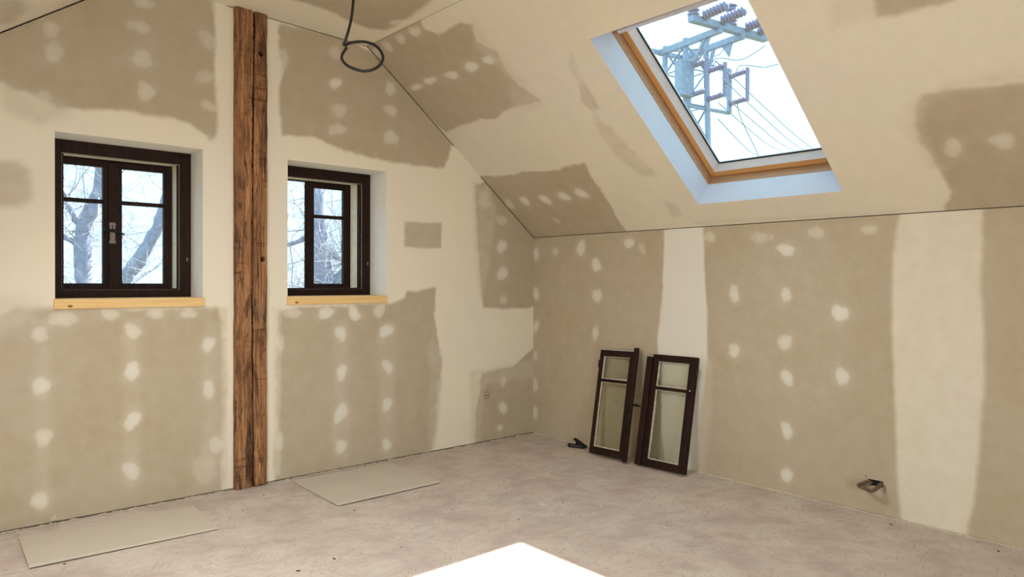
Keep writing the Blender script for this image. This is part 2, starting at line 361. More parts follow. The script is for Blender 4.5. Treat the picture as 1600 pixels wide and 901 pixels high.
def paint_gable(F):
    P = lambda L: [gp(*q) for q in L]
    F.poly(P([(-140,95),(0,40),(75,5),(140,-40),(330,-40),(334,60),(340,150),(338,205),(328,216),(300,190),(250,182),(170,172),(90,166),(60,150),(0,130),(-140,120)]), 0, .02, .05)
    F.poly(P([(0,128),(60,148),(95,165),(110,178),(60,195),(0,170)]), .45, .05, .06, .6)
    F.poly(P([(434,40),(440,36),(545,58),(610,100),(712,212),(694,262),(650,260),(600,250),(540,238),(490,215),(440,212),(436,180),(440,120),(436,80)]), 0, .018, .045)
    F.poly(P([(-140,250),(30,252),(48,268),(48,312),(30,322),(-140,325)]), .1, .03, .03, .75)
    F.poly(P([(-140,520),(0,492),(30,478),(88,480),(340,482),(350,500),(353,600),(350,680),(350,780),(-140,880)]), 0, .025, .05)
    F.poly(P([(-140,440),(0,455),(60,470),(50,500),(0,520),(-140,530)]), .55, .06, .06, .6)
    F.poly(P([(432,482),(605,474),(632,466),(636,456),(680,450),(682,500),(690,560),(686,600),(676,705),(428,755)]), 0, .016, .05)
    F.poly(P([(678,520),(690,560),(690,600),(680,700),(668,700),(672,600),(668,540)]), .25, .03, .03, .7)
    F.poly(P([(632,346),(690,348),(690,388),(632,386)]), 0, .012, .02, .85)
    F.poly(P([(742,288),(762,284),(845,362),(845,478),(790,483),(755,480),(750,430)]), 0, .014, .03)
    F.poly(P([(738,285),(765,290),(775,330),(770,380),(752,470),(745,430)]), .5, .03, .03, .5)
    F.poly(P([(752,582),(800,572),(835,543),(840,690),(743,700),(742,650),(750,610)]), 0, .014, .03)
    F.poly(P([(735,580),(800,568),(835,560),(835,590),(760,600),(748,690),(736,690)]), .45, .03, .03, .5)
    F.poly(P([(345,480),(356,480),(356,765),(345,768)]), .5, .012, .01, .6)
    F.poly(P([(425,480),(440,480),(438,740),(425,745)]), .7, .02, .02, .6)
    for x, y0, y1 in ((206,500,760),(66,500,800),(533,500,720),(604,500,715),(330,500,720)):   # lightly skimmed screw rows
        F.poly(P([(x-13,y0),(x+13,y0),(x+13,y1),(x-13,y1)]), .6, .035, .04, .22)
    dabs(F, gp, [(217,42,20,12,.5),(222,92,20,16,.5),(228,142,16,17,.5),(80,45,16,15,.45),(84,82,17,20,.45),(225,5,18,9,.5),(324,62,14,17,.4),(318,120,16,14,.4),(325,165,16,10,.4),(70,150,14,10,.4),
        (524,130,11,10,.75),(530,172,15,12,.45),(526,202,15,12,.55),(610,172,12,11,.55),(610,215,13,14,.6),(524,82,13,12,.35),(610,138,10,13,.6),(438,100,12,30,.5),
        (62,522,18,14,.6),(98,498,26,15,.6),(172,492,17,11,.6),(243,489,17,10,.6),(295,490,15,9,.55),(206,517,14,15,.7),(206,579,15,16,.8),(207,657,15,16,.75),(205,735,15,17,.7),
        (64,603,16,18,.75),(68,684,15,18,.6),(62,782,18,14,.65),(326,538,12,13,.8),(327,608,11,16,.65),(338,695,13,16,.6),(320,732,25,26,.35),
        (456,488,18,10,.5),(509,489,14,12,.85),(553,489,11,13,.85),(592,485,12,11,.6),(533,521,10,14,.8),(534,581,9,15,.85),(533,645,11,17,.8),(533,697,10,13,.75),
        (603,517,12,12,.85),(606,572,9,13,.75),(605,631,9,13,.75),(604,694,8,11,.7),(438,535,8,16,.5),(436,690,8,20,.5),
        (783,344,10,9,.5),(784,385,9,11,.75),(785,427,9,13,.7),(787,468,7,9,.5),(758,312,12,16,.4),(786,597,5,9,.5),(786,637,7,12,.65),(781,668,6,5,.65)])
def paint_knee(F):
    P = lambda L: [kp(*q) for q in L]
    F.poly(P([(1037,345),(1100,340),(1100,420),(1106,500),(1105,560),(1096,640),(1085,760),(1040,745),(1033,640),(1030,560),(1027,530),(1034,470),(1036,400)]), 1, .014, .03, 1, .3, .8)
    F.poly(P([(1090,560),(1112,560),(1112,640),(1100,745),(1084,745)]), .5, .04, .03, .6)  # grey band painted where the leaning sash shades the wall
    F.poly(P([(1408,325),(1536,318),(1534,420),(1538,520),(1536,620),(1528,720),(1520,790),(1508,850),(1408,830),(1400,700),(1397,600),(1395,480),(1394,400),(1400,360)]), .74, .02, .025, 1, .3, .25)  # filler value lowered, putting the dimmer light here into the strip's colour
    F.poly(P([(1130,400),(1300,380),(1320,560),(1310,640),(1140,620)]), .35, .2, .2, .22, .3)
    dabs(F, kp, [(908,387,8,14,.7),(932,414,9,12,.8),(933,461,9,12,.7),(930,520,6,12,.6),(983,380,10,9,.7),(868,393,5,8,.45),(1003,388,6,10,.4),(1108,370,10,11,.5),(1186,371,14,11,.45),(1228,390,15,11,.85),(1276,363,15,12,.5),(1358,359,16,9,.5),
        (1147,459,9,15,.75),(1228,460,9,14,.8),(1312,489,15,16,.95),(1147,547,10,13,.75),(1226,534,13,15,.75),(1230,590,11,15,.85),(1316,588,13,17,.85),(1229,672,11,15,.85),(1229,742,11,14,.8),
        (837,397,6,11,.7),(837,458,6,12,.7),(837,510,6,11,.6),(836,556,5,9,.5),(836,601,5,14,.6),(836,645,5,14,.6),(1205,371,5,5,.3)])
def paint_slope(F):
    P = lambda L: [sp_(*q) for q in L]
    F.poly(P([(540,70),(640,10),(665,45),(686,55),(720,36),(738,40),(745,65),(775,80),(790,110),(812,135),(846,158),(800,170),(770,184),(735,190),(697,206),(640,160)]), 0, .016, .045)
    F.poly(P([(745,276),(800,272),(870,264),(912,254),(935,290),(960,330),(976,360),(838,390),(800,340)]), 0, .014, .05)
    F.poly(P([(1440,150),(1500,138),(1590,131),(1720,118),(1720,345),(1486,345),(1478,322),(1487,300),(1460,250),(1440,225),(1428,200),(1432,165)]), 0, .016, .04)
    F.poly(P([(1405,190),(1430,150),(1500,128),(1660,95),(1660,118),(1500,140),(1445,152),(1435,200),(1470,262),(1455,262),(1420,220)]), .55, .05, .05, .6)
    F.poly(P([(1360,-60),(1368,26),(1400,26),(1440,12),(1490,-2),(1560,-60)]), 0, .02, .04)
    F.poly(P([(1285,-30),(1300,45),(1366,30),(1356,-30)]), .5, .04, .05, .6)
    F.poly(P([(905,122),(915,135),(928,150),(938,170),(925,172),(908,158)]), .1, .012, .04, .6)
    F.poly(P([(890,70),(905,110),(915,140),(906,140),(888,100)]), .5, .02, .04, .6)
    F.poly(P([(925,168),(960,205),(1000,248),(1030,275),(1008,276),(965,245),(930,195)]), .4, .03, .05, .65)
    F.poly(P([(1036,312),(1056,318),(1070,338),(1050,342)]), .3, .02, .04, .6)
    F.poly(P([(735,20),(760,60),(800,105),(845,150),(852,168),(800,178),(790,120),(748,72)]), .55, .04, .05, .45)
    F.poly(P([(1085,352),(1400,335),(1400,329),(1085,345)]), .5, .01, .03, .35)
    dabs(F, sp_, [(649,49,12,12,.65),(626,61,9,11,.6),(605,72,10,12,.5),(588,82,9,10,.45),(650,136,13,7,.75),(672,126,13,8,.85),(706,117,13,9,.8),(737,104,15,11,.85),(763,94,13,9,.85),
        (820,314,8,9,.8),(852,312,9,9,.85),(882,307,10,9,.8),(908,302,10,10,.8),(796,319,8,9,.6),(870,345,7,6,.3),(1489,231,18,18,.5),(1567,220,23,17,.55)])
def paint_ceiling(F):
    P = lambda L: [cp(*q) for q in L]
    F.poly(P([(440,-4),(478,6),(515,19),(535,27),(561,37),(579,43),(602,42),(648,17),(665,4),(720,-40),(900,-160),(300,-160),(250,-60)]), 0, .03, .05)
    dabs(F, cp, [(520,24,14,7,.6),(618,31,12,6,.7),(590,46,14,6,.6)])
def paint_left(F):
    P = lambda L: [lp(*q) for q in L]
    F.poly(P([(-200,-60),(35,-60),(42,15),(20,35),(-200,90)]), .15, .06, .06, .8)
def no_paint(F): pass

# ------------------------------------------------------------------ structure
WIN = [(-3.905, -3.056), (-2.460, -1.632)]; WZ0, WZ1 = 1.335, 2.336      # gable window openings
def roof_in(x): return np.where(x > XB, HK - x*TA, np.where(x < XL, ZL + (x-XL)*TL_, ZB + (XB-x)*(ZL-ZB)/(XB-XL)))
def roof_gap(x):
    s_ = -x/math.cos(ANG)
    return np.where(x > XB, np.where((s_ > .83) & (s_ < 1.20), -.02, .008), np.where(x < XL, .009, np.where((x < -2.9), .0, .005)))
GAP = .009
def keep_gable(u, v):
    k = v < roof_in(u) - roof_gap(u) + .0055
    for a, b in WIN: k &= ~((u > a) & (u < b) & (v > WZ0) & (v < WZ1))
    return k
gable = grid_mesh('wall_left', lines(XW-.1, .06, .011, [b for w in WIN for b in w]), lines(GAP, 3.56, .011, (WZ0, WZ1)),
    lambda u, v: np.stack([u, np.zeros_like(u), np.minimum(v, roof_in(u)-roof_gap(u))], 1), keep_gable, M['wall'], paint_gable, 1.)
tag(gable, 'tall gable wall of filled plasterboard with two small windows', 'wall', kind='structure')

knee = grid_mesh('wall_right', lines(YR-.1, .1, .011), lines(.006, HK-.005, .011),
    lambda u, v: np.stack([np.zeros_like(u), u, v], 1), lambda u, v: u > -99, M['wall'], paint_knee, 0.)
tag(knee, 'low plasterboard knee wall under the skylight slope', 'wall', kind='structure')

# skylight opening on the right slope: y range and distance up the slope
_bl = hit(1095, 320, SN, SD); _br = hit(1316, 297, SN, SD); _tl = hit(918, 62, SN, SD)
SY1 = (_bl.y + _tl.y)/2; SY0 = _br.y; S0 = (-_bl.x - _br.x)/2/math.cos(ANG); S1 = -_tl.x/math.cos(ANG)
SLEN = -XB/math.cos(ANG)
def slope3d(u, v):
    v = np.maximum(v, 0)
    filled = ((v > .83) & (v < 1.20))
    u = np.where(u > -.0055, np.where(filled, .004, 0), u)
    return np.stack([-v*math.cos(ANG), u, HK + v*math.sin(ANG)], 1)
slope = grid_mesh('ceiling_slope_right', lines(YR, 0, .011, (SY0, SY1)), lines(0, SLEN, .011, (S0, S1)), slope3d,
    lambda u, v: ~((u > SY0) & (u < SY1) & (v > S0) & (v < S1)), M['wall'], paint_slope, .84)  # base filler thinned over this slope to stand in for weaker light
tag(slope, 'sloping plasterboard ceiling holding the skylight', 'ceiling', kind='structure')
def ceil3d(u, v):
    x = np.minimum(u, XB-.004); v = np.minimum(v, 0)
    return np.stack([x, v, ZB + (XB-u)*(ZL-ZB)/(XB-XL)], 1)
ceil = grid_mesh('ceiling', lines(XL, XB, .02), lines(YR, 0, .02), ceil3d, lambda u, v: u > -99, M['wall'], paint_ceiling, 1.)
tag(ceil, 'flat strip of plasterboard ceiling under the ridge', 'ceiling', kind='structure')
LL = (XL-XW)/math.cos(math.atan(TL_))
def left3d(u, v):
    a = math.atan(TL_); u = np.minimum(u, 0); return np.stack([XW + v*math.cos(a), u, HK + v*math.sin(a)], 1)
CL = math.cos(math.atan(TL_)); LX0, LX1, LY0, LY1 = -5.05, -4.10, -3.0, -1.9      # second skylight, added to let in fill light, in plan
lsl = grid_mesh('ceiling_slope_left', lines(YR, 0, .02, (LY0, LY1)), lines(0, LL, .02, ((LX0-XW)/CL, (LX1-XW)/CL)), left3d,
    lambda u, v: ~((u > LY0) & (u < LY1) & (v > (LX0-XW)/CL) & (v < (LX1-XW)/CL)), M['wall'], paint_left, 1.)
tag(lsl, 'sloping plasterboard ceiling at the upper left', 'ceiling', kind='structure')
wl = grid_mesh('wall_near', lines(YR-.1, .1, .08), lines(0, HK+.3, .08), lambda u, v: np.stack([np.full_like(u, XW), u, v], 1), lambda u, v: u > -99, M['wall'], no_paint, .5)
tag(wl, 'low plasterboard knee wall left of the photographer', 'wall', kind='structure')
DX0, DX1, DZ = -5.15, -2.65, 2.1
rear = grid_mesh('wall_rear', lines(XW-.1, .1, .06, (DX0, DX1)), lines(0, 3.66, .06, (DZ,)), lambda u, v: np.stack([u, np.full_like(u, YR), v], 1),
    lambda u, v: ~((u > DX0) & (u < DX1) & (v < DZ)) & (v < roof_in(u)+.2), M['wall'], no_paint, .6)
tag(rear, 'rear plasterboard wall with the added balcony door', 'wall', kind='structure')

bm = bmesh.new(); box(bm, XW-.3, .3, YR-.3, .5, -.2, 0)
fl = mesh_obj('floor', bm, M['floor']); tag(fl, 'bare dusty beige particle board floor', 'floor', kind='structure')

# outer shell: thick masonry gable, eaves and tiled roof
bm = bmesh.new()
xs = [XW-.3] + [b for w in WIN for b in w] + [.3]
def quad(bm, *p): bm.faces.new([bm.verts.new(q) for q in p])
for i in range(5):
    a, b = xs[i], xs[i+1]; hole = i in (1, 3)
    for z0, z1 in (((-3, WZ0), (WZ1, 2.6)) if hole else ((-3, 2.6),)):
        quad(bm, (a,.5,z0), (b,.5,z0), (b,.5,z1), (a,.5,z1))
rt = lambda x: HK + .42 - x*TA
quad(bm, (XW-.3,.5,2.6), (.3,.5,2.6), (-.35,.5,rt(-.35)), (-2.74,.5,4.42), (XW+.5,.5,rt(0)+.3))
quad(bm, (.3,.5,-3), (.3,YR-.3,-3), (.3,YR-.3,HK+.2), (.3,.5,HK+.2))
quad(bm, (XW-.3,.5,-3), (XW-.3,YR-.3,-3), (XW-.3,YR-.3,HK+.3), (XW-.3,.5,HK+.3))
o = mesh_obj('outer_masonry', bm, M['render'], gable)
# window reveals
for k, (a, b) in enumerate(WIN):
    bm = bmesh.new(); y1 = .30
    quad(bm, (b,0,WZ0), (b,y1,WZ0), (b,y1,WZ1), (b,0,WZ1)); quad(bm, (a,0,WZ0), (a,y1,WZ0), (a,y1,WZ1), (a,0,WZ1))
    quad(bm, (a,0,WZ1), (b,0,WZ1), (b,y1,WZ1), (a,y1,WZ1))
    quad(bm, (a,0,WZ0), (b,0,WZ0), (b,y1,WZ0), (a,y1,WZ0))
    mesh_obj('window_reveal', bm, M['reveal'], gable)
# roof shell, .32 m above the lining, with a hole round the skylight frame
TR = .30
def sl(y, s, t): return Vector((0, y, HK)) + SS*s + SN*t
bm = bmesh.new(); ya, yb, sa, sb = SY0-.02, SY1+.02, S0-.02, S1+.02; sr = (2.74+.0)/math.cos(ANG); ye = YR-.3; yf = .8
sr = 3.75
for y0, y1, s0, s1 in ((ye, ya, -.5, sr), (yb, yf, -.5, sr), (ya, yb, -.5, sa), (ya, yb, sb, sr)):
    quad(bm, sl(y0,s0,TR), sl(y1,s0,TR), sl(y1,s1,TR), sl(y0,s1,TR))
pk = sl(0, sr, TR)
def shz(x): return pk.z + (x-pk.x)*(HK+.12-pk.z)/(XW-.5-pk.x)
for x0_, x1_, y0_, y1_ in ((pk.x, XW-.5, LY1, yf), (pk.x, XW-.5, ye, LY0), (pk.x, LX1, LY0, LY1), (LX0, XW-.5, LY0, LY1)):
    quad(bm, (x0_,y0_,shz(x0_)), (x0_,y1_,shz(x0_)), (x1_,y1_,shz(x1_)), (x1_,y0_,shz(x1_)))
mesh_obj('roof_tiles', bm, M['tile'], slope)
inz = lambda x: ZL + (x-XL)*TL_
w4 = empty('window_4', ((LX0+LX1)/2, (LY0+LY1)/2, inz((LX0+LX1)/2))); tag(w4, 'added second skylight in the left slope, out of view', 'skylight', kind='structure')  # unseen skylight, added as an opening for the fill light
oc = Vector(w4.location); bm = bmesh.new()
for x_ in (LX0, LX1): quad(bm, *[Vector(q)-oc for q in ((x_,LY0,inz(x_)), (x_,LY1,inz(x_)), (x_,LY1,shz(x_)), (x_,LY0,shz(x_)))])
for y_ in (LY0, LY1): quad(bm, *[Vector(q)-oc for q in ((LX0,y_,inz(LX0)), (LX1,y_,inz(LX1)), (LX1,y_,shz(LX1)), (LX0,y_,shz(LX0)))])
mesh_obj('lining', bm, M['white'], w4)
bm = bmesh.new(); mp = lambda x, y, t: Vector((x, y, shz(x)+t))-oc
for x0_, x1_, y0_, y1_ in ((LX0, LX0+.07, LY0, LY1), (LX1-.07, LX1, LY0, LY1), (LX0+.07, LX1-.07, LY0, LY0+.07), (LX0+.07, LX1-.07, LY1-.07, LY1)):
    prism(bm, [mp(x0_,y0_,-.09), mp(x1_,y0_,-.09), mp(x1_,y1_,-.09), mp(x0_,y1_,-.09)], [mp(x0_,y0_,.02), mp(x1_,y0_,.02), mp(x1_,y1_,.02), mp(x0_,y1_,.02)])
mesh_obj('sash', bm, M['larch_x'], w4)
bm = bmesh.new(); prism(bm, [mp(LX0+.06,LY0+.06,-.02), mp(LX1-.06,LY0+.06,-.02), mp(LX1-.06,LY1-.06,-.02), mp(LX0+.06,LY1-.06,-.02)], [mp(LX0+.06,LY0+.06,-.015), mp(LX1-.06,LY0+.06,-.015), mp(LX1-.06,LY1-.06,-.015), mp(LX0+.06,LY1-.06,-.015)])
mesh_obj('pane', bm, M['skyglass'], w4)
bm = bmesh.new(); quad(bm, (XW-.4,YR-.28,-3), (DX0,YR-.28,-3), (DX0,YR-.28,4.6), (XW-.4,YR-.28,2)); quad(bm, (DX1,YR-.28,-3), (.3,YR-.28,-3), (.3,YR-.28,2), (DX1,YR-.28,4))
quad(bm, (DX0,YR-.28,DZ), (DX1,YR-.28,DZ), (DX1,YR-.28,4.3), (DX0,YR-.28,4.3)); quad(bm, (DX0,YR-.28,-3), (DX1,YR-.28,-3), (DX1,YR-.28,0), (DX0,YR-.28,0))
for x in (DX0, DX1): quad(bm, (x,YR,0), (x,YR-.28,0), (x,YR-.28,DZ), (x,YR,DZ))
quad(bm, (DX0,YR,DZ), (DX1,YR,DZ), (DX1,YR-.28,DZ), (DX0,YR-.28,DZ))
mesh_obj('outer_masonry', bm, M['render'], rear)
# invented balcony door behind the viewpoint, added to bring in fill light
door = empty('added_door_1', ((DX0+DX1)/2, YR-.12, 0)); tag(door, 'added glazed double balcony door in the unseen rear wall', 'door', kind='structure')
hw = (DX1-DX0)/2
bm = bmesh.new(); box(bm,-hw,-hw+.07,-.04,.04,0,DZ); box(bm,hw-.07,hw,-.04,.04,0,DZ); box(bm,-hw,hw,-.04,.04,DZ-.07,DZ); box(bm,-hw,hw,-.04,.04,0,.04)
mesh_obj('door_frame', bm, M['larch_y'], door)
for sx in (-1, 1):
    bm = bmesh.new(); x0, x1 = (-hw+.07, -.005) if sx < 0 else (.005, hw-.07)
    box(bm,x0,x0+.09,-.03,.03,.04,DZ-.07); box(bm,x1-.09,x1,-.03,.03,.04,DZ-.07); box(bm,x0,x1,-.03,.03,.04,.2); box(bm,x0,x1,-.03,.03,DZ-.16,DZ-.07)
    lf = mesh_obj('door_leaf', bm, M['larch_y'], door)
    bm = bmesh.new(); box(bm,x0+.09,x1-.09,-.004,.004,.2,DZ-.16); mesh_obj('pane', bm, M['glass'], lf)

# light strip where the floor meets the knee wall and crumbs along the gable wall
bm = bmesh.new()
y = -.02; x = -.016
while y > -5.2:
    y1 = y - random.uniform(.05, .16); w = random.uniform(.010, .018); h = random.uniform(.004, .009)
    box(bm, -w, .004, y1, y, 0, h); y = y1
o = mesh_obj('trim_1', bm, M['putty']); tag(o, 'thin pale edge strip along the foot of the knee wall', 'strip', kind='structure')

# ------------------------------------------------------------------ timber post
def make_post():
    x0, x1, z0, z1 = -2.853, -2.626, .004, 3.338
    nx, nz = 70, 900
    u = np.linspace(0, 1, nx); z = np.linspace(z0, z1, nz)
    U, Z = np.meshgrid(u, z, indexing='ij')
    crack = .545 + .035*fbm(Z, Z*0, .55, 2)*2 + .012*fbm(Z, Z*0, .08, 9)*2 - .02*np.sin(Z*1.3)
    cw = .016 + .028*np.clip(fbm(Z, Z*0, .7, 4)+.25, 0, 1)
    X = x0 + (x1-x0)*U + .007*fbm(Z, U*0, .22, 1)*np.where(U < .5, 1-U, U) + .006*fbm(Z, U*0+3., .5, 6)*(U-.5)
    Y = -.045 + .012*fbm(U*.23, Z, .12, 3) + .006*fbm(U*.23*5, Z, .10, 8)
    e = np.minimum(U, 1-U); Y += .016*np.exp(-(e/.035)**1.4) + .012*np.clip(fbm(Z, np.round(U)*5., .18, 5), 0, 1)*np.exp(-(e/.10)**2)
    c = abs(U-crack); Y += .040*np.exp(-(c/cw)**4) + .006*np.exp(-(c/.07)**2)
    c2 = abs(U-(.80 + .04*fbm(Z, Z*0, .5, 12)*2)); Y += .008*np.exp(-(c2/.014)**2)*smooth(.8, 1.4, Z)*smooth(2.9, 2.3, Z)
    # peg holes
    for px, py in ((408,84),(411,405)):
        h = hit(px, py, (0,1,0), -.045); r = np.hypot(X-h.x, (Z-h.z)*.85); Y += .042*smooth(.0165, .0125, r)
    Y = np.minimum(Y, -.001)
    Z2 = Z + (.012*fbm(U, Z*0, .25, 2) + .02*(U-.5))*smooth(z0+.08, z0, Z)
    Z2 = np.maximum(Z2, .001)
    V = np.stack([X, Y, Z2], 2).reshape(-1, 3).tolist(); F = []
    idx = lambda i, j: i*nz+j
    for i in range(nx-1):
        for j in range(nz-1): F.append((idx(i,j), idx(i+1,j), idx(i+1,j+1), idx(i,j+1)))
    for i, rev in ((0, 1), (nx-1, 0)):               # sides running back into the wall
        b = len(V)
        for j in range(nz): V.append((float(X[i,j]), -.0008, float(Z2[i,j])))
        for j in range(nz-1):
            q = (idx(i,j), idx(i,j+1), b+j+1, b+j); F.append(q if not rev else q[::-1])
    o = pydata('timber_post', V, F, M['post'], smooth=False); o.data.materials.append(M['crack_shade'])
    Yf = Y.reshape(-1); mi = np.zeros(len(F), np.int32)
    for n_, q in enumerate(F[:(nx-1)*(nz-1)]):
        if min(Yf[q[0]], Yf[q[2]], Yf[q[1]]) > -.026: mi[n_] = 1  # deep faces of crack and peg holes take the painted shade
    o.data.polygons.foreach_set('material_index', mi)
    return tag(o, 'rough hewn brown timber post with a long crack, standing between the windows', 'post')
make_post()

# ------------------------------------------------------------------ gable windows
def rect_ring(bm, x0, x1, z0, z1, l, r, b, t, y0, y1):
    box(bm, x0, x0+l, y0, y1, z0, z1); box(bm, x1-r, x1, y0, y1, z0, z1)
    box(bm, x0+l, x1-r, y0, y1, z0, z0+b); box(bm, x0+l, x1-r, y0, y1, z1-t, z1)
def pane_box(name, parent, x0, x1, z0, z1, y, mat):
    bm = bmesh.new(); box(bm, x0, x1, y, y+.004, z0, z1); return mesh_obj(name, bm, mat, parent)
def outer_sash(parent, side, w, h, loc, rz=0, handle=False):
    """casement of the outer window; local origin at the lower hinge corner, x away from the hinge"""
    e = empty('sash', loc, parent); e.rotation_euler = (0, 0, rz); s = 1 if side == 'L' else -1
    X = lambda a, b: (min(a*s, b*s), max(a*s, b*s))
    st, mt, br, tr, mz, mh = .055, .058, .043, .042, .577, .027
    bm = bmesh.new()
    box(bm, *X(0, st), 0, .04, 0, h); box(bm, *X(w-mt, w), 0, .04, 0, h); box(bm, *X(st, w-mt), 0, .04, 0, br); box(bm, *X(st, w-mt), 0, .04, h-tr, h)
    mesh_obj('sash_frame', bm, M['frame'], e, bevel=.0025)
    bm = bmesh.new(); box(bm, *X(st, w-mt), .004, .036, mz, mz+mh); mesh_obj('muntin', bm, M['frame_x'], e, bevel=.002)
    pane_box('pane', e, *X(st, w-mt), br, mz, .02, M['glass']); pane_box('pane', e, *X(st, w-mt), mz+mh, h-tr, .02, M['glass'])
    return e
for k, (a, b) in enumerate(WIN):
    win = empty('window_%d' % (k+1), ((a+b)/2, 0, WZ0))
    tag(win, ['dark brown double window with both casements shut, left of the post', 'dark brown double window with its left casement swung open, right of the post'][k], 'window', kind='structure')
    cx = (a+b)/2; L = lambda x: x-cx
    top = WZ1-WZ0
    # inner frame (its casements have been taken out)
    bm = bmesh.new(); rect_ring(bm, L(a)-.01, L(b)+.01, -.01, top+.01, .085, .085, .062, .093, .25, .30)
    mesh_obj('inner_frame', bm, M['frame'], win, bevel=.003)
    bm = bmesh.new(); rect_ring(bm, L(a)+.073, L(b)-.073, .050, top-.075, .014 if k == 0 else .020, .014 if k == 0 else .020, .012, .003, .262, .285 if k == 0 else .305)
    fr2 = mesh_obj('inner_frame_rebate', bm, M['frame_x'], win, bevel=.002)
    bm = bmesh.new(); rect_ring(bm, L(a)+.0725, L(b)-.0725, .0495, top-.0805, .004, .004, .003, .005, .258, .264)
    mesh_obj('paint_line', bm, M['putty'], win)
    # cream lined box between inner and outer window
    ox1 = L(b)-.078 if k == 0 else L(b)-.103; ox0 = ox1-.754; oz0, oz1 = .052, top-.086
    bm = bmesh.new()
    quad(bm, (L(b)-.082,.30,.05), (ox1,.43,.05), (ox1,.43,top-.08), (L(b)-.082,.30,top-.08))
    quad(bm, (L(a)+.082,.30,.05), (ox0,.43,.05), (ox0,.43,top-.08), (L(a)+.082,.30,top-.08))
    quad(bm, (L(a)+.06,.30,top-.0785), (L(b)-.06,.30,top-.0785), (L(b)-.06,.43,top-.0785), (L(a)+.02,.43,top-.0785))
    quad(bm, (L(a)+.06,.30,.052), (L(b)-.06,.30,.052), (L(b)-.06,.43,.052), (L(a)+.02,.43,.052))
    mesh_obj('jamb_lining', bm, M['cream'], win)
    # outer frame carrying the casements
    bm = bmesh.new(); rect_ring(bm, ox0-.06, ox1+.06, oz0-.06, oz1+.06, .06, .06, .06, .06, .405, .47)
    mesh_obj('outer_frame', bm, M['frame'], win, bevel=.002)
    hw_ = .377; h_ = oz1-oz0
    outer_sash(win, 'R', hw_, h_, (ox1, .412, oz0))
    ls = outer_sash(win, 'L', hw_, h_, (ox0, .412 if k == 0 else .47, oz0), 0 if k == 0 else math.radians(104))
    mid = ox0 + hw_
    bm = bmesh.new(); box(bm, mid-.028, mid+.036, .398, .412, .055, h_+.045)
    cs = mesh_obj('cover_strip', bm, M['frame'], win, bevel=.003)
    if k == 0:
        cz = .432; hx = mid-.004
        bm = bmesh.new()
        prof = [(-.018,-.068),(.018,-.068),(.022,-.058),(.014,-.046),(.017,.05),(.022,.06),(.014,.072),(-.014,.072),(-.022,.06),(-.017,.05),(-.014,-.046),(-.022,-.058)]
        prism(bm, [(hx+x, .394, cz+z) for x, z in prof], [(hx+x, .398, cz+z) for x, z in prof])
        hp = mesh_obj('handle_plate', bm, M['tin'], cs)
        bm = bmesh.new(); tube(bm, [(hx,.394,cz+.02),(hx,.372,cz+.02)], .011, 8)
        tube(bm, spline([(hx-.052,.366,cz+.020),(hx-.02,.366,cz+.016),(hx,.366,cz+.013),(hx+.03,.366,cz+.004),(hx+.066,.368,cz-.006)], 4), [.006,.009,.0095,.0095,.010,.010,.010,.010,.009,.009,.009,.008,.008,.0075,.007,.006,.005][:17], 8)
        tube(bm, [(hx-.05,.366,cz+.02),(hx-.056,.362,cz+.021)], .010, 8)
        mesh_obj('handle', bm, M['iron'], cs)
        bm = bmesh.new(); box(bm, hx-.004, hx+.004, .391, .394, cz+.034, cz+.052); mesh_obj('keyhole', bm, M['iron'], cs)
    # pine sill board
    bm = bmesh.new(); box(bm, L(a)-.008, L(b)+.008, -.014, .255, -.058, .002)
    mesh_obj('window_sill', bm, M['pine'], win, bevel=.002)
    bm = bmesh.new(); box(bm, L(b)-.030, L(b)-.020, .2465, .251, .25, .275); mesh_obj('latch_keeper', bm, M['tin'], win)

# ------------------------------------------------------------------ skylight
org = sl((SY0+SY1)/2, (S0+S1)/2, 0)
sky = empty('window_3', org)
sky.rotation_euler = Matrix((Vector((0,-1,0)), SS, SN)).transposed().to_euler()    # local x: towards the camera side, y: up the slope, z: outwards
# check handedness: x cross y = (0,-1,0) x SS = SN*(-?) ; a right-handed frame is assured below
if Vector((0,-1,0)).cross(SS).dot(SN) < 0:
    sky.rotation_euler = Matrix((Vector((0,1,0)), SS, SN)).transposed().to_euler(); FLIP = -1
else: FLIP = 1
tag(sky, 'pine framed skylight with pale blue-lit lining in the slope', 'skylight', kind='structure')
hx, hy = (SY1-SY0)/2, (S1-S0)/2
bm = bmesh.new()
for sx in (-1, 1): quad(bm, (sx*hx,-hy,0), (sx*hx,hy,0), (sx*hx,hy,.205), (sx*hx,-hy,.205))
for sy in (-1, 1): quad(bm, (-hx,sy*hy,0), (hx,sy*hy,0), (hx,sy*hy,.205), (-hx,sy*hy,.205))
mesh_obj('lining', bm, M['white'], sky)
def rring(bm, ax, ay, w, z0, z1, wt=None):
    wt = w if wt is None else wt
    box(bm, -ax, -ax+w, -ay, ay, z0, z1); box(bm, ax-w, ax, -ay, ay, z0, z1)
    box(bm, -ax+w, ax-w, -ay, -ay+w, z0, z1); box(bm, -ax+w, ax-w, ay-wt, ay, z0, z1)
bm = bmesh.new(); rring(bm, hx+.05, hy+.05, .054, .20, .275); rring(bm, hx+.05, hy+.05, .06, .275, .36)
mesh_obj('fixed_frame', bm, M['larchd'], sky, bevel=.002)
